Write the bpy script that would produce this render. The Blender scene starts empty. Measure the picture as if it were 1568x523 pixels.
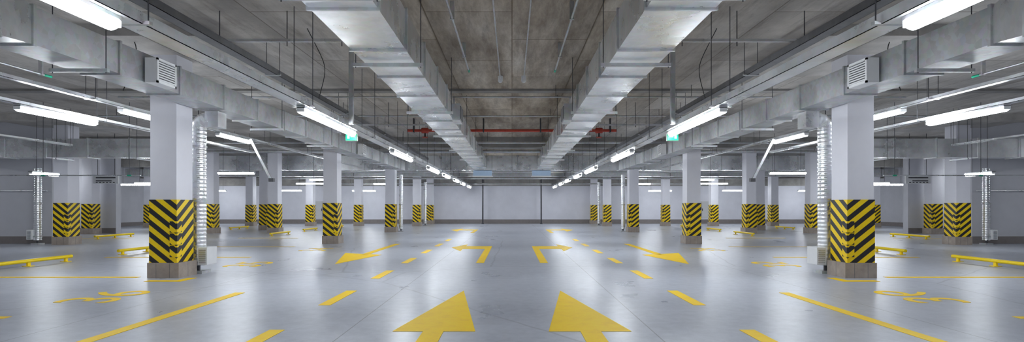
import bpy, math, random
from mathutils import Vector, Matrix
random.seed(7)
sc = bpy.context.scene
F = 804.0; H0 = 1.22
CEIL = 4.0
# ------------------------------------------------------------------ materials
def new_mat(name):
    m = bpy.data.materials.new(name); m.use_nodes = True
    nt = m.node_tree; nt.nodes.clear()
    out = nt.nodes.new('ShaderNodeOutputMaterial')
    b = nt.nodes.new('ShaderNodeBsdfPrincipled')
    nt.links.new(b.outputs[0], out.inputs[0])
    return m, nt, b
def L(nt, a, b): nt.links.new(a, b)
def coords(nt, scale=(1,1,1), rot=(0,0,0), loc=(0,0,0)):
    tc = nt.nodes.new('ShaderNodeTexCoord'); mp = nt.nodes.new('ShaderNodeMapping')
    mp.inputs['Scale'].default_value = scale; mp.inputs['Rotation'].default_value = rot
    mp.inputs['Location'].default_value = loc
    L(nt, tc.outputs['Object'], mp.inputs['Vector']); return mp.outputs[0]
def noise(nt, vec, scale, detail=5, rough=0.6, dist=0.0):
    n = nt.nodes.new('ShaderNodeTexNoise'); n.inputs['Scale'].default_value = scale
    n.inputs['Detail'].default_value = detail; n.inputs['Roughness'].default_value = rough
    n.inputs['Distortion'].default_value = dist
    L(nt, vec, n.inputs['Vector']); return n.outputs['Fac']
def ramp(nt, fac, stops):
    r = nt.nodes.new('ShaderNodeValToRGB'); e = r.color_ramp.elements
    while len(e) < len(stops): e.new(0.5)
    for i, (p, c) in enumerate(stops):
        e[i].position = p
        e[i].color = (c, c, c, 1) if isinstance(c, (int, float)) else (*c, 1)
    L(nt, fac, r.inputs[0]); return r.outputs[0]
def mix(nt, fac, a, b, mode='MIX'):
    n = nt.nodes.new('ShaderNodeMix'); n.data_type = 'RGBA'; n.blend_type = mode
    for idx, v in ((0, fac), (6, a), (7, b)):
        if isinstance(v, (int, float)): n.inputs[idx].default_value = v
        elif isinstance(v, tuple): n.inputs[idx].default_value = (*v, 1)
        else: L(nt, v, n.inputs[idx])
    return n.outputs[2]
def math_(nt, op, a, b=None, c=None):
    n = nt.nodes.new('ShaderNodeMath'); n.operation = op
    for i, v in enumerate((a, b, c)):
        if v is None: continue
        if isinstance(v, (int, float)): n.inputs[i].default_value = v
        else: L(nt, v, n.inputs[i])
    return n.outputs[0]
def bump(nt, b, h, strength=0.3, dist=0.02):
    n = nt.nodes.new('ShaderNodeBump'); n.inputs['Strength'].default_value = strength
    n.inputs['Distance'].default_value = dist
    L(nt, h, n.inputs['Height']); L(nt, n.outputs[0], b.inputs['Normal'])
def simple(name, col, rough=0.5, metal=0.0, var=0.15, scale=6, emit=None, es=0, bmp=0.0):
    m, nt, b = new_mat(name)
    v = coords(nt); n = noise(nt, v, scale)
    dark = tuple(c*(1-var) for c in col); lite = tuple(min(1, c*(1+var)) for c in col)
    L(nt, ramp(nt, n, [(0.3, dark), (0.7, lite)]), b.inputs['Base Color'])
    b.inputs['Roughness'].default_value = rough; b.inputs['Metallic'].default_value = metal
    if bmp: bump(nt, b, noise(nt, v, scale*8), bmp)
    if emit:
        b.inputs['Emission Color'].default_value = (*emit, 1); b.inputs['Emission Strength'].default_value = es
    return m

# floor
def mat_floor():
    m, nt, b = new_mat('polished_concrete')
    v = coords(nt)
    big = noise(nt, v, 0.35, 5, 0.55); mid = noise(nt, v, 0.9, 7, 0.55, 0.3); fine = noise(nt, v, 7, 8, 0.72)
    c = ramp(nt, big, [(0.3, (0.38, 0.405, 0.475)), (0.7, (0.53, 0.56, 0.635))])
    c = mix(nt, 0.34, c, ramp(nt, mid, [(0.3, (0.27, 0.29, 0.35)), (0.5, (0.46, 0.485, 0.56)), (0.72, (0.66, 0.69, 0.76))]))
    c = mix(nt, 0.34, c, ramp(nt, fine, [(0.32, (0.29, 0.31, 0.365)), (0.7, (0.63, 0.66, 0.73))]))
    # cracks
    vo = nt.nodes.new('ShaderNodeTexVoronoi'); vo.feature = 'DISTANCE_TO_EDGE'; vo.inputs['Scale'].default_value = 0.16
    wv = coords(nt); wn = nt.nodes.new('ShaderNodeTexNoise'); wn.inputs['Scale'].default_value = 1.2; L(nt, wv, wn.inputs['Vector'])
    L(nt, mix(nt, 0.12, wv, wn.outputs['Color'], 'ADD'), vo.inputs['Vector'])
    c = mix(nt, ramp(nt, vo.outputs['Distance'], [(0.0, 0.4), (0.003, 0.0)]), c, (0.10, 0.10, 0.12))
    # saw-cut joints
    sep = nt.nodes.new('ShaderNodeSeparateXYZ'); L(nt, v, sep.inputs[0])
    def joint(o, per, off):
        f = math_(nt, 'PINGPONG', math_(nt, 'ADD', o, off), per/2)
        return math_(nt, 'LESS_THAN', f, 0.006)
    j = math_(nt, 'MAXIMUM', joint(sep.outputs[0], 3.0, 1.62), joint(sep.outputs[1], 4.15, 0.6))
    c = mix(nt, math_(nt, 'MULTIPLY', j, 0.6), c, (0.08, 0.08, 0.10))
    L(nt, c, b.inputs['Base Color'])
    L(nt, ramp(nt, mid, [(0.25, 0.26), (0.75, 0.35)]), b.inputs['Roughness'])
    b.inputs['Specular IOR Level'].default_value = 0.5
    bump(nt, b, big, 0.03, 0.02)
    return m
def mat_ceiling():
    m, nt, b = new_mat('formwork_concrete')
    v = coords(nt); vs = coords(nt, (1.0, 0.22, 1))
    sep = nt.nodes.new('ShaderNodeSeparateXYZ'); L(nt, v, sep.inputs[0])
    ax = math_(nt, 'ABSOLUTE', sep.outputs[0])
    warm = ramp(nt, noise(nt, vs, 1.3, 9, 0.75), [(0.3, (0.18, 0.14, 0.11)), (0.48, (0.42, 0.365, 0.30)), (0.68, (0.74, 0.69, 0.61))])
    cool = ramp(nt, noise(nt, v, 0.8, 9, 0.7), [(0.3, (0.38, 0.36, 0.34)), (0.7, (0.68, 0.655, 0.62))])
    c = mix(nt, ramp(nt, math_(nt, 'DIVIDE', ax, 10), [(0.12, 0.0), (0.45, 1.0)]), warm, cool)
    br = nt.nodes.new('ShaderNodeTexBrick')
    L(nt, coords(nt, rot=(0, 0, math.pi/2)), br.inputs['Vector'])
    br.inputs['Scale'].default_value = 1; br.inputs['Brick Width'].default_value = 2.5; br.inputs['Row Height'].default_value = 1.25
    br.inputs['Mortar Size'].default_value = 0.010; br.inputs['Bias'].default_value = 0.0
    br.inputs['Color1'].default_value = (0.76, 0.74, 0.72, 1); br.inputs['Color2'].default_value = (1.08, 1.08, 1.08, 1); br.inputs['Mortar'].default_value = (0.5, 0.46, 0.42, 1)
    c = mix(nt, 1.0, c, br.outputs['Color'], 'MULTIPLY')
    st = noise(nt, coords(nt, (3.0, 0.35, 1)), 1.0, 8, 0.8)
    c = mix(nt, ramp(nt, st, [(0.5, 0.0), (0.72, 0.7)]), c, (0.13, 0.10, 0.08))
    L(nt, c, b.inputs['Base Color']); b.inputs['Roughness'].default_value = 0.8
    bump(nt, b, noise(nt, v, 9), 0.25)
    return m
def mat_galv(name='galvanised_steel', lo=(0.62,0.655,0.69), hi=(0.92,0.945,0.97), r=(0.20,0.40), met=0.85):
    m, nt, b = new_mat(name)
    v = coords(nt)
    vo = nt.nodes.new('ShaderNodeTexVoronoi'); vo.inputs['Scale'].default_value = 14; L(nt, v, vo.inputs['Vector'])
    n = noise(nt, v, 1.1, 6, 0.65)
    c = mix(nt, 0.25, ramp(nt, n, [(0.3, lo), (0.7, hi)]), vo.outputs['Color'], 'SOFT_LIGHT')
    c2 = nt.nodes.new('ShaderNodeHueSaturation'); c2.inputs['Saturation'].default_value = 0.5; L(nt, c, c2.inputs['Color'])
    L(nt, c2.outputs[0], b.inputs['Base Color']); b.inputs['Metallic'].default_value = met
    L(nt, ramp(nt, n, [(0.3, r[0]), (0.7, r[1])]), b.inputs['Roughness'])
    bump(nt, b, noise(nt, v, 2.2, 3), 0.16, 0.05)
    return m
def mat_stripe():
    m, nt, b = new_mat('hazard_chevrons')
    v = coords(nt); sep = nt.nodes.new('ShaderNodeSeparateXYZ'); L(nt, v, sep.inputs[0])
    d = math_(nt, 'ADD', math_(nt, 'ABSOLUTE', sep.outputs[0]), math_(nt, 'ABSOLUTE', sep.outputs[1]))
    t = math_(nt, 'SUBTRACT', sep.outputs[2], math_(nt, 'MULTIPLY', d, 0.8))
    f = math_(nt, 'FRACT', math_(nt, 'DIVIDE', math_(nt, 'ADD', t, 5.0), 0.205))
    s = math_(nt, 'LESS_THAN', f, 0.5)
    wear = noise(nt, v, 9, 6)
    y = ramp(nt, wear, [(0.25, (0.92, 0.61, 0.003)), (0.6, (1.0, 0.71, 0.004))])
    L(nt, mix(nt, s, y, (0.02, 0.02, 0.024)), b.inputs['Base Color']); b.inputs['Roughness'].default_value = 0.4
    return m
def mat_paint():
    m, nt, b = new_mat('yellow_floor_paint')
    v = coords(nt); n = noise(nt, v, 5, 8, 0.75)
    c = ramp(nt, n, [(0.3, (0.92, 0.59, 0.03)), (0.5, (1.0, 0.67, 0.012)), (0.7, (1.0, 0.72, 0.02))])
    c = mix(nt, ramp(nt, noise(nt, v, 22, 6, 0.8), [(0.64, 0.0), (0.74, 0.45)]), c, (0.64, 0.53, 0.26))
    L(nt, c, b.inputs['Base Color']); b.inputs['Roughness'].default_value = 0.5
    b.inputs['Specular IOR Level'].default_value = 0.2
    return m
def mat_plinth():
    m, nt, b = new_mat('plinth_tile')
    v = coords(nt)
    c = ramp(nt, noise(nt, v, 5, 6), [(0.3, (0.30, 0.25, 0.21)), (0.7, (0.44, 0.375, 0.32))])
    L(nt, c, b.inputs['Base Color']); b.inputs['Roughness'].default_value = 0.45
    return m
FLOOR = mat_floor(); CEILM = mat_ceiling(); GALV = mat_galv()
GALVD = mat_galv('galvanised_steel_dull', (0.38,0.405,0.43), (0.62,0.645,0.67), (0.32,0.5), 0.65)
STRIPE = mat_stripe(); PAINT = mat_paint(); PLINTH = mat_plinth()
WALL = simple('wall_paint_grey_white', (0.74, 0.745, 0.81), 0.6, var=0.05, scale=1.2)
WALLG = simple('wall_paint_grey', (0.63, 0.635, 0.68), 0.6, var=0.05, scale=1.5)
COLP = simple('column_paint', (0.79, 0.79, 0.85), 0.55, var=0.03, scale=2)
BASE = simple('baseboard_paint', (0.24, 0.215, 0.21), 0.5, var=0.08)
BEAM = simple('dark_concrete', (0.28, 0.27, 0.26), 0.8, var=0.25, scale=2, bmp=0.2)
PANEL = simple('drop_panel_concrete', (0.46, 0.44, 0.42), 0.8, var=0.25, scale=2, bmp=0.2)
DARK = simple('dark_steel', (0.08, 0.08, 0.09), 0.5, 0.5)
DKGREY = simple('grey_tray_steel', (0.17, 0.17, 0.18), 0.5, 0.3)
WHITE = simple('white_plastic', (0.82, 0.83, 0.84), 0.4, var=0.03)
RED = simple('red_pipe_paint', (0.45, 0.05, 0.03), 0.4)
GREEN = simple('green_plastic', (0.02, 0.42, 0.25), 0.4)
EXIT = simple('exit_sign_face', (0.0, 0.42, 0.17), 0.4, emit=(0.0, 0.5, 0.2), es=0.35)
BLUE = simple('pale_blue_diffuser', (0.50, 0.66, 0.85), 0.4, var=0.05)
YEL = simple('yellow_enamel', (1.0, 0.72, 0.004), 0.3, var=0.03)
BLACK = simple('black_cable', (0.02, 0.02, 0.02), 0.5)
LAMP = simple('led_diffuser', (0.9, 0.9, 0.9), 0.4, emit=(0.90, 0.95, 1.0), es=45)

# ------------------------------------------------------------------ mesh builder (left-side coordinates, s=-1 mirrors to the right)
class M:
    def __init__(self, s=1): self.s = s; self.v = []; self.f = []; self.m = []; self.mats = []; self.sm = []
    def mi(self, mat):
        if mat not in self.mats: self.mats.append(mat)
        return self.mats.index(mat)
    def add(self, vs, fs, mat, smooth=False):
        o = len(self.v); self.v += [tuple(p) for p in vs]; k = self.mi(mat)
        for f in fs: self.f.append(tuple(o+i for i in f)); self.m.append(k); self.sm.append(smooth)
    def box(self, x0, x1, y0, y1, z0, z1, mat):
        x0, x1 = min(x0, x1), max(x0, x1); y0, y1 = min(y0, y1), max(y0, y1); z0, z1 = min(z0, z1), max(z0, z1)
        vs = [(x0,y0,z0),(x1,y0,z0),(x1,y1,z0),(x0,y1,z0),(x0,y0,z1),(x1,y0,z1),(x1,y1,z1),(x0,y1,z1)]
        self.add(vs, [(0,3,2,1),(4,5,6,7),(0,1,5,4),(1,2,6,5),(2,3,7,6),(3,0,4,7)], mat)
    def taper(self, a, y0, b, y1, mat):   # a,b = (x0,x1,z0,z1) sections
        vs = [(a[0],y0,a[2]),(a[1],y0,a[2]),(b[1],y1,b[2]),(b[0],y1,b[2]),(a[0],y0,a[3]),(a[1],y0,a[3]),(b[1],y1,b[3]),(b[0],y1,b[3])]
        self.add(vs, [(0,3,2,1),(4,5,6,7),(0,1,5,4),(1,2,6,5),(2,3,7,6),(3,0,4,7)], mat)
    def prism(self, poly, z0, z1, mat):   # poly ccw in xy
        n = len(poly); vs = [(x,y,z0) for x,y in poly]+[(x,y,z1) for x,y in poly]
        fs = [tuple(range(n-1,-1,-1)), tuple(range(n,2*n))]+[(i,(i+1)%n,n+(i+1)%n,n+i) for i in range(n)]
        self.add(vs, fs, mat)
    def sweep(self, pts, radii, mat, seg=14, caps=True, smooth=True):
        pts = [Vector(p) for p in pts]; n = len(pts)
        if isinstance(radii, (int, float)): radii = [radii]*n
        t0 = (pts[1]-pts[0]).normalized(); up = Vector((0,0,1)) if abs(t0.z) < 0.9 else Vector((1,0,0))
        u = t0.cross(up).normalized(); vs = []
        for i in range(n):
            t = (pts[min(i+1,n-1)]-pts[max(i-1,0)]).normalized()
            u = (u-t*u.dot(t)).normalized(); w = t.cross(u)
            for k in range(seg):
                a = 2*math.pi*k/seg; vs.append(pts[i]+(u*math.cos(a)+w*math.sin(a))*radii[i])
        fs = [(i*seg+k, i*seg+(k+1)%seg, (i+1)*seg+(k+1)%seg, (i+1)*seg+k) for i in range(n-1) for k in range(seg)]
        self.add(vs, fs, mat, smooth)
        if caps:
            self.add(vs[:seg], [tuple(range(seg-1,-1,-1))], mat); self.add(vs[-seg:], [tuple(range(seg))], mat)
    def rod(self, p0, p1, r, mat, seg=8): self.sweep([p0, p1], r, mat, seg)
    def bar(self, p0, p1, w, h, mat):
        p0, p1 = Vector(p0), Vector(p1); t = (p1-p0).normalized()
        a = t.cross(Vector((0,1,0))).normalized()*w/2; b = Vector((0,1,0))*h/2
        vs = [p0-a-b,p0+a-b,p0+a+b,p0-a+b,p1-a-b,p1+a-b,p1+a+b,p1-a+b]
        self.add(vs, [(0,3,2,1),(4,5,6,7),(0,1,5,4),(1,2,6,5),(2,3,7,6),(3,0,4,7)], mat)
    def done(self, name, origin=(0,0,0), bevel=0):
        s = self.s; ox, oy, oz = origin; ox *= s
        me = bpy.data.meshes.new(name)
        vs = [(x*s-ox, y-oy, z-oz) for x,y,z in self.v]
        fs = self.f if s == 1 else [tuple(reversed(f)) for f in self.f]
        me.from_pydata(vs, [], fs)
        for mt in self.mats: me.materials.append(mt)
        me.polygons.foreach_set('material_index', self.m); me.polygons.foreach_set('use_smooth', self.sm)
        me.update()
        ob = bpy.data.objects.new(name, me); ob.location = (ox, oy, oz); sc.collection.objects.link(ob)
        if bevel:
            bv = ob.modifiers.new('bevel', 'BEVEL'); bv.width = bevel; bv.segments = 2; bv.limit_method = 'ANGLE'
        return ob

XW = 24.0; YB = -7.0; YW = 38.0
# ------------------------------------------------------------------ shell
a = M(); a.box(-XW-.3, XW+.3, YB-.3, YW+.3, -0.2, 0, FLOOR); a.done('floor')
a = M(); a.box(-XW-.3, XW+.3, YB-.3, YW+.3, CEIL, CEIL+.2, CEILM); a.done('ceiling')
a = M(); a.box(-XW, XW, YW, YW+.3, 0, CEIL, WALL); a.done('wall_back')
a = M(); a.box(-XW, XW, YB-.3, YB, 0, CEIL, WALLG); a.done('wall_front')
a = M(); a.box(-XW, XW, YW-.03, YW, 0, 0.30, BASE); a.done('baseboard_back')
for s, nm in ((1, 'left'), (-1, 'right')):
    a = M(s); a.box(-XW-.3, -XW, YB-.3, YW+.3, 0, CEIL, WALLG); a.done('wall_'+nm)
    a = M(s); a.box(-XW, -XW+.03, YB, YW-.03, 0, .24, BASE); a.done('baseboard_'+nm)
    a = M(s); a.box(-XW, -15.2, 17.35, 17.55, 0, CEIL, WALLG); a.done('wall_partition_'+nm)
    a = M(s); a.box(-XW+.03, -15.2, 17.32, 17.35, 0, .24, BASE); a.done('baseboard_partition_'+nm)
    a = M(s); a.box(-XW, -18.1, 24.0, 24.3, 0, CEIL, WALLG); a.done('wall_inner_'+nm)
    a = M(s); a.box(-XW+.03, -18.1, 23.97, 24.0, 0, .24, BASE); a.done('baseboard_inner_'+nm)
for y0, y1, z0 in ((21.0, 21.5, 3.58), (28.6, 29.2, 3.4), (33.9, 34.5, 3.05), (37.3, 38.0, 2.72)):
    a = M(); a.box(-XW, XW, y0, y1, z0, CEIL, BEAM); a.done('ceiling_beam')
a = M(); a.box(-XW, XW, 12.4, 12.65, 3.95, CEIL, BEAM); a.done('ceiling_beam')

# ------------------------------------------------------------------ columns
W = 0.45
def column(s, xo, y, guard=True, panel=True, w=W):
    xi = xo+w   # inner x
    a = M(s)
    a.box(xo, xi, y, y+w, 1.34, CEIL-(.18 if panel else 0), COLP)
    a.box(xo-.012, xi+.012, y-.012, y+w+.012, .26, 1.34, STRIPE)
    a.box(xo-.03, xi+.06, y-.035, y+w+.035, 0, .26, PLINTH)
    for xx in (xo+.12, xi-.10): a.box(xx, xx+.005, y-.0365, y-.034, 0, .26, DKGREY)
    a.box(xi+.059, xi+.0615, y+.22, y+.225, 0, .26, DKGREY)
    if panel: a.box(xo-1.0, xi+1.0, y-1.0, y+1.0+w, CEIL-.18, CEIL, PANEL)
    ob = a.done('concrete_column', (xi+.012, y-.012, 0.0))
    if guard:   # rubber corner guard in three ribs
        g = M(s); X = xi+.012; Y = y-.012
        for k in range(3):
            z0 = .36+k*.21; z1 = z0+.19
            g.box(X-.11, X+.018, Y-.018, Y, z0, z1, STRIPE)
            g.box(X, X+.018, Y, Y+.11, z0, z1, STRIPE)
        o = g.done('corner_guard', (X, Y, .07)); o.parent = ob
        o.location = o.location-ob.location
cols = [(554, 9.0), (289, 17.25), (194, 25.0), (152, 32.6), (131, 36.8), (242, 33), (316, 33), (387, 27.2), (408, 33.0),
        (374, 24.0), (472, 24.0), (564, 31.0), (659, 23.2), (702, 16.75)]
for s in (1, -1):
    for off, d in cols:
        column(s, -off*d/F, d, panel=d < 26 and d != 23.2)
    column(s, -6.2, 0.75)

# ------------------------------------------------------------------ ducts
def duct_y(s, x0, x1, z0, z1, y0, y1, step=1.25, mat=GALV):
    a = M(s); a.box(x0, x1, y0, y1, z0, z1, mat); y = y0; e = .022
    while y < y1-.05:
        a.box(x0-e, x1+e, y, y+.035, z0-e, z1+e, GALVD); y += step
    return a
def duct_x(x0, x1, y0, y1, z0, z1, s=1, step=1.25, mat=GALV):
    a = M(s); a.box(x0, x1, y0, y1, z0, z1, mat); x = x0; e = .022
    while x < x1-.05:
        a.box(x, x+.035, y0-e, y1+e, z0-e, z1+e, GALVD); x += step
    return a
def hanger(a, x0, x1, y, z):   # strut under a duct + two threaded rods
    a.box(x0-.12, x1+.12, y-.02, y+.02, z-.045, z-.002, GALVD)
    for x in (x0-.09, x1+.09): a.rod((x, y, z-.06), (x, y, CEIL), .006, DARK, 6)
for s in (1, -1):
    a = duct_y(s, -1.845, -1.22, 3.02, 3.47, -6.5, 25.2)
    for y in (2.2, 4.4, 6.5, 9.8, 13.1, 16.4, 19.7, 23.0): hanger(a, -1.845, -1.22, y, 2.995)
    for y in (10.7, 18.2):   # side take-off boxes
        a.box(-1.22, -1.06, y, y+.55, 2.98, 3.32, GALVD); a.box(-1.06, -1.045, y+.04, y+.51, 3.02, 3.28, DKGREY)
    a.done('ventilation_duct')
    a = duct_y(s, -5.66, -5.17, 2.97, 3.38, 5.65, 25.4, mat=GALVD)
    big = (-5.70, -5.02, 2.90, 3.44)   # larger upstream section with reducer
    a.taper(big, 5.15, (-5.66, -5.17, 2.97, 3.38), 5.65, GALV)
    a.box(big[0], big[1], -6.5, 5.15, big[2], big[3], GALVD)
    for y in (5.13, 3.9, 2.65, 1.4, .1): a.box(big[0]-.025, big[1]+.025, y-.03, y+.01, big[2]-.025, big[3]+.025, GALV)
    for y in (3.3, 6.57, 11.6, 14.8, 20.2, 23.4): hanger(a, -5.66, -5.17, y, 2.945 if y > 5 else 2.87)
    a.done('ventilation_duct')
    for y in (7.36, 17.5):   # louvred supply grille
        g = M(s); x0, x1, z0, z1, y1 = -5.147, -4.97, 2.96, 3.31, y+.42
        g.box(x0, x1-.02, y, y1, z0, z1, WHITE)
        for (ya, yb, za, zb) in ((y, y1, z0, z0+.03), (y, y1, z1-.03, z1), (y, y+.03, z0, z1), (y1-.03, y1, z0, z1)):
            g.box(x1-.02, x1, ya, yb, za, zb, WHITE)
        for k in range(8):
            z = z0+.045+k*.034; g.box(x1-.02, x1-.004, y+.03, y1-.03, z, z+.018, WHITE)
            g.box(x1-.0205, x1-.019, y+.03, y1-.03, z+.018, z+.034, DARK)
        g.done('ventilation_grille')
    a = duct_x(-24, -10.8, 15.75, 16.2, 2.70, 3.26, s)
    for x in (-21, -17.5, -13.6, -11.2):
        a.box(x-.02, x+.02, 15.65, 16.3, 2.63, 2.675, GALVD)
        for y in (15.68, 16.27): a.rod((x, y, 2.62), (x, y, CEIL), .006, DARK, 6)
    a.done('ventilation_duct')
    a = M(s); a.box(-1.9, -1.0, 25.75, 26.3, 2.72, 2.99, BLUE); a.box(-1.95, -.95, 25.7, 26.35, 2.70, 2.73, WHITE)
    a.done('air_diffuser_box')
a = duct_x(-16, 16, 25.75, 26.3, 3.02, 3.72)
for x in range(-15, 16, 3):
    a.box(x-.02, x+.02, 25.65, 26.4, 2.95, 2.99, GALVD)
    for y in (25.68, 26.37): a.rod((x, y, 2.94), (x, y, CEIL), .006, DARK, 6)
a.done('ventilation_duct')
a = duct_x(-22, 22, 29.9, 30.5, 2.95, 3.35, mat=GALVD)
for x in range(-21, 22, 6): a.rod((x, 29.85, 2.95), (x, 29.85, CEIL), .01, DARK, 6)
a.done('ventilation_duct')

# spiral ducts beside columns
def spiral(s, x, y, r, top, hor, box_side=1, zbot=.15):
    a = M(s); pts = []; z = zbot; R = .16
    while z < top-R: pts.append((x, y, z)); z += .018
    if hor:
        for k in range(0, 13):
            t = math.pi/2*k/12; pts.append((x+R*(1-math.cos(t)), y, top-R+R*math.sin(t)))
        for k in range(1, 5): pts.append((x+R+.022*k, y, top))
    rad = [r+(.008 if i % 4 == 0 else 0) for i in range(len(pts))]
    a.sweep(pts, rad, GALV, 24, smooth=True)
    for zz in (.25, 1.3, 2.3): a.sweep([(x, y, zz), (x, y, zz+.04)], r+.016, GALVD, 20)
    bx0, bx1 = (x+r*.6, x+r+.12) if box_side > 0 else (x-r-.12, x-r*.6)
    if box_side:
        a.box(bx0, bx1, y-.16, y+.16, .17, .48, WHITE)
        for k in range(7):
            zz = .2+k*.037
            a.box(bx0+.03, bx1-.02, y-.172, y-.16, zz, zz+.02, GALVD)
    a.box(x-r-.02, x+r+.02, y-r-.02, y+r+.02, 0, .05, GALVD); a.rod((x, y, .05), (x, y, zbot+.01), .03, DARK)
    return a
for s in (1, -1):
    a = spiral(s, -5.77, 9.67, .125, 2.82, True)
    a.box(-5.56, -5.32, 9.50, 9.78, 2.66, 2.945, GALV); a.done('spiral_ventilation_pipe')
    for (off, d) in ((170, 25.6), (133, 33.4)):
        a = spiral(s, -off*d/F, d, .09, 2.95, False, 0); a.done('spiral_ventilation_pipe')
    a = spiral(s, -15.22, 16.85, .10, 2.62, False, -1); a.done('spiral_ventilation_pipe')

# ------------------------------------------------------------------ lamps and trays
def lamp_prof(r):
    out = []
    for k in range(15):
        t = math.radians(-22)+math.radians(224)*k/14
        out.append((r*math.cos(t), -.85*r*math.sin(t)))
    return out
def lamp(s, axis, c, p0, p1, z, w=.13):
    a = M(s); r = w/2
    def P(l, q, zz): return (q, l, zz) if axis == 'y' else (l, q, zz)
    def bx(l0, l1, q0, q1, z0, z1, mt):
        if axis == 'y': a.box(q0, q1, l0, l1, z0, z1, mt)
        else: a.box(l0, l1, q0, q1, z0, z1, mt)
    bx(p0, p1, c-r*.88, c+r*.88, z+.022, z+.05, GALVD)
    prof = lamp_prof(r); la, lb = p0+.03, p1-.03; n = len(prof)
    vs = [P(la, c+q, z+h) for q, h in prof]+[P(lb, c+q, z+h) for q, h in prof]
    fs = [(i, i+1, n+i+1, n+i) for i in range(n-1)]+[tuple(range(n-1,-1,-1)), tuple(range(n, 2*n))]
    if axis == 'x': fs = [tuple(reversed(f)) for f in fs]
    a.add(vs, fs, LAMP)
    for le in (p0, p1-.03): bx(le, le+.03, c-r*.8, c+r*.8, z-.03, z+.03, WHITE)
    if axis == 'x':
        for xx in (p0+.2, p1-.2): a.rod((xx, c, z+.04), (xx, c, CEIL), .006, DARK, 6)
    return a.done('linear_led_lamp')
def lamp_y(s, x, y0, y1, z, w=.13): return lamp(s, 'y', x, y0, y1, z, w)
def lamp_x(s, y, x0, x1, z, w=.13): return lamp(s, 'x', y, x0, x1, z, w)
def tray_y(s, x, y0, y1, z, w=.2, h=.06, mat=GALV, rods=3.0, name='cable_tray', t=.006):
    a = M(s)
    a.box(x-w/2, x+w/2, y0, y1, z, z+t, mat)
    a.box(x-w/2, x-w/2+t, y0, y1, z, z+h, mat); a.box(x+w/2-t, x+w/2, y0, y1, z, z+h, mat)
    a.box(x-w/2+.02, x+w/2-.02, y0, y1, z+t, z+h*.6, BLACK)
    y = y0+.6
    while rods and y < y1:
        a.box(x-w/2-.05, x+w/2+.05, y-.02, y+.02, z-.001, z+.025, GALVD)
        for xx in (x-w/2-.03, x+w/2+.03): a.rod((xx, y, z), (xx, y, CEIL), .005, DARK, 6)
        y += rods
    return a.done(name)
for s in (1, -1):
    for y in (1.45, 7.2, 12.7, 18.2, 22.3, 26.4, 30.0, 34.6):
        lamp_y(s, -2.9, y, y+(2.38 if y < 20 else 1.9), 2.55)
    tray_y(s, -2.9, -6.5, 36.8, 2.602, .2, .09, rods=3.3)
    tray_y(s, -4.05, -6.5, 25, 3.44, .16, .10, DKGREY, rods=3.7)
    lamp_y(s, -2.9, -4.5, -2.1, 2.55)
    for (x, y0, y1, z) in ((-7.5, 7.95, 9.45, 2.72), (-6.9, 9.25, 10.15, 2.92), (-6.9, 12.3, 13.8, 2.92), (-13.4, 14.6, 15.5, 2.16),
                           (-7.5, 1.0, 2.5, 2.72), (-12.6, 3.0, 4.5, 2.9), (-17.5, 4.0, 5.5, 2.9), (-18.9, 13.4, 14.9, 2.9)):  # outer side-bay lamps: out of view, added to brighten the dark side walls
        lamp_y(s, x, y0, y1, z)
    tray_y(s, -7.5, -6.5, 15.2, 2.772, .12, .05, rods=3.1)
    tray_y(s, -6.9, 1.8, 24, 2.972, .10, .05, rods=3.1)
    tray_y(s, -12.6, 2, 15, 2.952, .10, .05, rods=4.1)
    tray_y(s, -17.5, 2, 7, 2.952, .10, .05, rods=2.1)
    tray_y(s, -18.9, 13, 15.4, 2.952, .10, .05, rods=1.6)
    a = M(s)
    for y in (14.8, 15.3): a.rod((-13.4, y, 2.2), (-13.4, y, CEIL), .006, DARK, 6)
    a.done('suspension_rod')
    for (y, x0, x1, z) in ((31.4, -12.9, -10.9, 2.6), (24.9, -9.6, -8.1, 2.5), (22.0, -15.8, -14.3, 2.2), (27.8, -20.8, -18.9, 2.4), (35, -16, -14, 2.3),
                           (35.5, -10.8, -9.2, 2.3), (35.8, -21.5, -19.5, 2.3), (20.0, -11.2, -9.8, 2.5), (31.8, -8.4, -7.0, 2.6), (22.4, -21, -19.5, 2.7)):  # last lamp: hidden behind the partition, added to brighten that bay
        lamp_x(s, y, x0, x1, z)
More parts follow.
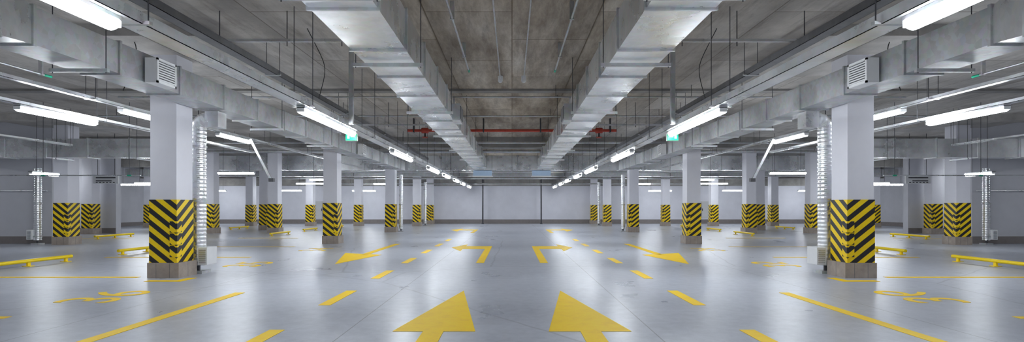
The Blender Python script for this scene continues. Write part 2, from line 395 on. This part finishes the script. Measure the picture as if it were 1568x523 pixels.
for s in (1, -1):
    a = M(s); a.box(-3.06, -2.86, 9.66, 9.69, 2.44, 2.555, EXIT); a.box(-3.07, -2.85, 9.69, 9.715, 2.43, 2.565, WHITE)
    a.box(-3.03, -2.99, 9.656, 9.66, 2.47, 2.53, WHITE)
    a.bar((-2.97, 9.657, 2.50), (-2.89, 9.657, 2.50), .015, .006, WHITE)
    a.rod((-2.96, 9.70, 2.56), (-2.96, 9.70, 2.601), .008, DARK)
    a.done('exit_sign')
    a = M(s); a.box(-2.77, -2.70, 8.9, 8.97, 2.62, CEIL, GALVD); a.box(-2.82, -2.65, 8.85, 9.02, CEIL-.02, CEIL, GALVD); a.done('support_post')
    a = M(s); a.box(-4.1, -2.38, 7.45, 7.49, 3.56, 3.60, GALV)
    for x in (-4.16, -3.2, -2.42): a.rod((x, 7.47, 3.5), (x, 7.47, CEIL), .007, DARK)
    a.done('strut_channel')
    a = M(s); a.box(-4.6, -2.2, 14.0, 14.04, 3.38, 3.42, GALVD)
    for x in (-4.5, -3.3, -2.3): a.rod((x, 14.02, 3.34), (x, 14.02, CEIL), .007, DARK)
    a.done('strut_channel')
    for (x, z, y0, y1) in ((-.81, 3.77, -6, 9.8), (-8.0, 3.47, -6, 9.0)):
        a = M(s); a.rod((x, y0, z), (x, y1, z), .016, GALVD, 10); a.rod((x, y1-.02, z), (x, y1+.12, z), .022, GREEN, 10)
        y = y0+.5
        while y < y1: a.box(x-.03, x+.03, y, y+.03, z-.02, CEIL, GALVD); y += 1.8
        a.done('electrical_conduit')
    a = M(s); a.rod((-.25, -6, 3.93), (-.25, 11.2, 3.93), .012, GALVD)
    a.sweep([(-.25, 11.2, 3.86), (-.25, 11.2, 3.90), (-.25, 11.2, 4.0)], [.03, .055, .055], WHITE); a.done('smoke_detector_conduit')
    a = M(s); pts = []
    for k in range(15):
        t = k/14; pts.append((-3.2+.18*math.sin(t*math.pi), 8.2+t*.5, CEIL-1.0*t-.05*math.sin(t*6)))
    a.sweep(pts, .006, BLACK, 6); a.done('hanging_cable')
    a = M(s); pts = [(-6.05+.12*math.sin(k/8*math.pi*1.3), 8.3, CEIL-.95*k/8) for k in range(9)]
    a.sweep(pts, .007, BLACK, 6); a.done('hanging_cable')
    a = M(s); a.bar((-6.72, 13.5, 2.95), (-6.2, 13.5, 1.93), .06, .05, GALVD); a.box(-6.24, -6.12, 13.45, 13.55, 1.86, 1.95, DARK); a.done('diagonal_strut')
# transverse pipes
a = M(); a.rod((-3.3, 16.6, 3.62), (3.3, 16.6, 3.62), .045, RED, 12)
for x in (-3.1, -2.3, -.9, .9, 2.3, 3.1):
    a.box(x-.02, x+.02, 16.53, 16.67, 3.56, CEIL, DARK)
for x in (-2.75, 2.75):
    a.sweep([(x-.12, 16.6, 3.62), (x-.1, 16.6, 3.62), (x+.1, 16.6, 3.62), (x+.12, 16.6, 3.62)], [.055, .09, .09, .055], RED, 12)
    a.rod((x, 16.6, 3.62), (x, 16.6, 3.42), .03, DARK); a.sweep([(x, 16.6, 3.42), (x, 16.6, 3.39)], .09, RED, 12)
a.done('red_sprinkler_pipe')
for (y, z, r, x) in ((12.0, 3.72, .02, 9), (15.0, 3.80, .025, 12), (19.3, 3.57, .04, 14), (22.7, 3.60, .05, 15), (23.6, 3.68, .06, 15), (28.2, 3.1, .08, 15), (32.2, 2.95, .06, 15), (36.4, 2.8, .05, 15)):
    a = M(); a.rod((-x, y, z), (x, y, z), r, GALVD, 10)
    xx = -x+.7
    while xx < x: a.rod((xx, y, z), (xx, y, CEIL), .006, DARK, 6); xx += 3.1
    a.done('service_pipe')
for s in (1, -1):
    a = M(s); a.rod((-24, 17.28, 1.74), (-15.3, 17.28, 1.74), .02, GALV)
    for x in (-22, -19.5, -17.2, -15.6): a.box(x-.03, x+.03, 17.25, 17.35, 1.71, 1.77, GREEN)
    a.done('wall_conduit')
    a = M(s); a.rod((-20, 14.0, 2.05), (-9.9, 14.0, 2.05), .014, GALV)
    for x in (-19, -15.8, -12.5, -10.2): a.rod((x, 14.0, 2.03), (x, 14.0, CEIL), .006, DARK, 6); a.box(x-.05, x+.05, 13.98, 14.02, 2.03, 2.07, GREEN)
    a.done('service_pipe')
    a = M(s); a.box(-15.95, -15.0, 20.0, 20.05, 2.10, 2.40, WHITE)
    for k, wd in enumerate((.75, .6)): a.box(-15.85, -15.85+wd, 19.994, 20.0, 2.30-k*.12, 2.34-k*.12, DARK)
    for k in range(6): a.box(-15.85+k*.13, -15.78+k*.13, 19.994, 20.0, 2.12, 2.155, DARK)
    for x in (-15.8, -15.15): a.rod((x, 20.02, 2.4), (x, 20.02, CEIL), .008, DARK, 6)
    a.done('hanging_information_board')
    a = M(s); a.box(-6.47, -6.215, 17.28, 17.55, .84, 1.40, WHITE); a.box(-6.45, -6.24, 17.27, 17.28, .86, 1.38, WHITE)
    a.box(-6.27, -6.25, 17.258, 17.27, 1.08, 1.16, DARK); a.done('electrical_cabinet')
    a = M(s); a.rod((-2.07, 37.2, 0), (-2.07, 37.2, CEIL), .05, DARK, 12); a.box(-2.15, -1.99, 37.12, 37.28, 0, .06, DARK)
    a.done('wall_downpipe')

# ------------------------------------------------------------------ yellow wheel stops
def stop(s, x, y0, y1, z=.11):
    a = M(s)
    a.sweep([(x, y0, z), (x, y1, z)], .038, YEL, 12)
    n = max(2, int((y1-y0)/1.0)+1)
    for k in range(n):
        y = y0+.15+(y1-y0-.3)*k/(n-1)
        a.box(x-.02, x+.02, y-.03, y+.03, .01, z, YEL); a.box(x-.08, x+.08, y-.06, y+.06, 0, .012, YEL)
    a.done('yellow_wheel_stop')
for s in (1, -1):
    stop(s, -9.9, 9.7, 11.8); stop(s, -9.9, 13.2, 14.4); stop(s, -9.9, 5.5, 7.6)
    stop(s, -9.9, 21.5, 23.4); stop(s, -10.1, 25.4, 27.2); stop(s, -15.5, 19.5, 21.5); stop(s, -14.8, 27.5, 29.5); stop(s, -10.1, 29.5, 31.4)

# ------------------------------------------------------------------ floor paint
Z1 = .004
def marking(s, polys, name):
    a = M(s)
    for p in polys:
        ar = sum(p[i][0]*p[(i+1)%len(p)][1]-p[(i+1)%len(p)][0]*p[i][1] for i in range(len(p)))
        if ar < 0: p = p[::-1]
        a.prism(p, 0.0005, Z1, PAINT)
    a.done(name)
def rect(x0, x1, y0, y1): return [(x0,y0),(x1,y0),(x1,y1),(x0,y1)]
for s in (1, -1):
    for k in range(-3, 6): marking(s, [rect(-2.40, -2.25, 6.5+2.42*k, 7.62+2.42*k)], 'lane_dash_marking')
    marking(s, [rect(-3.93, -3.79, 3.0, 7.45)], 'lane_line_marking')
    marking(s, [[(-.70, 7.62), (-1.17, 5.14), (-.36, 5.14)], rect(-.87, -.67, 3.4, 5.14)], 'lane_arrow_marking')
    marking(s, [rect(-.78, -.61, 11.4, 15.15), rect(-1.42, -.61, 15.15, 16.2), [(-1.80, 15.7), (-1.42, 14.4), (-1.42, 17.0)]], 'turn_arrow_marking')
    marking(s, [[(-3.76, 11.15), (-3.30, 13.3), (-4.38, 13.8)], rect(-3.85, -3.66, 13.4, 17.2)], 'lane_arrow_marking')
    marking(s, [rect(-1.95, -1.78, 24.5, 27.0), rect(-2.7, -1.78, 27.0, 28.0), [(-3.2, 27.5), (-2.7, 25.8), (-2.7, 29.2)]], 'turn_arrow_marking')
    for (y, x0, x1) in ((9.02, -10.6, -6.45), (5.72, -9.6, -5.55), (12.6, -9.8, -6.3), (20.3, -10.6, -8.3), (20.0, -16.6, -14.6), (15.9, -9.8, -6.6)):
        marking(s, [rect(x0, x1, y, y+.11)], 'parking_bay_line')
    marking(s, [rect(-6.0, -5.4, 8.55, 8.7), rect(-5.55, -5.4, 8.7, 9.0)], 'parking_bay_line')
    for (txt, x, y, sz) in (('36', -5.15, 6.6, 1.05), ('35', -5.2, 10.6, 1.05), ('34', -5.2, 14.4, 1.05)):
        cu = bpy.data.curves.new('t', 'FONT'); cu.body = txt; cu.size = sz; cu.extrude = 0.0015
        o = bpy.data.objects.new('t', cu); sc.collection.objects.link(o)
        bpy.context.view_layer.update()
        me = bpy.data.meshes.new_from_object(o.evaluated_get(bpy.context.evaluated_depsgraph_get()))
        bpy.data.objects.remove(o)
        me.transform(Matrix.Rotation(math.pi/2, 4, 'Z'))
        if s == -1: me.transform(Matrix.Scale(-1, 4, (1, 0, 0))); me.flip_normals()
        me.materials.clear(); me.materials.append(PAINT)
        ob = bpy.data.objects.new('parking_bay_number', me); ob.location = (s*x, y, .0022); sc.collection.objects.link(ob)

# ------------------------------------------------------------------ world + camera
w = bpy.data.worlds.new('world'); sc.world = w; w.use_nodes = True
w.node_tree.nodes['Background'].inputs[0].default_value = (.6, .65, .7, 1); w.node_tree.nodes['Background'].inputs[1].default_value = .3
cd = bpy.data.cameras.new('camera'); cam = bpy.data.objects.new('camera', cd); sc.collection.objects.link(cam)
cam.location = (0, 0, H0); cam.rotation_euler = (math.pi/2, 0, 0)
cd.sensor_width = 36; cd.lens = F/1568*36; cd.shift_y = (316-261.5)/1568; cd.clip_start = .05
sc.camera = cam
sc.view_settings.view_transform = 'Standard'
sc.view_settings.exposure = 0.1
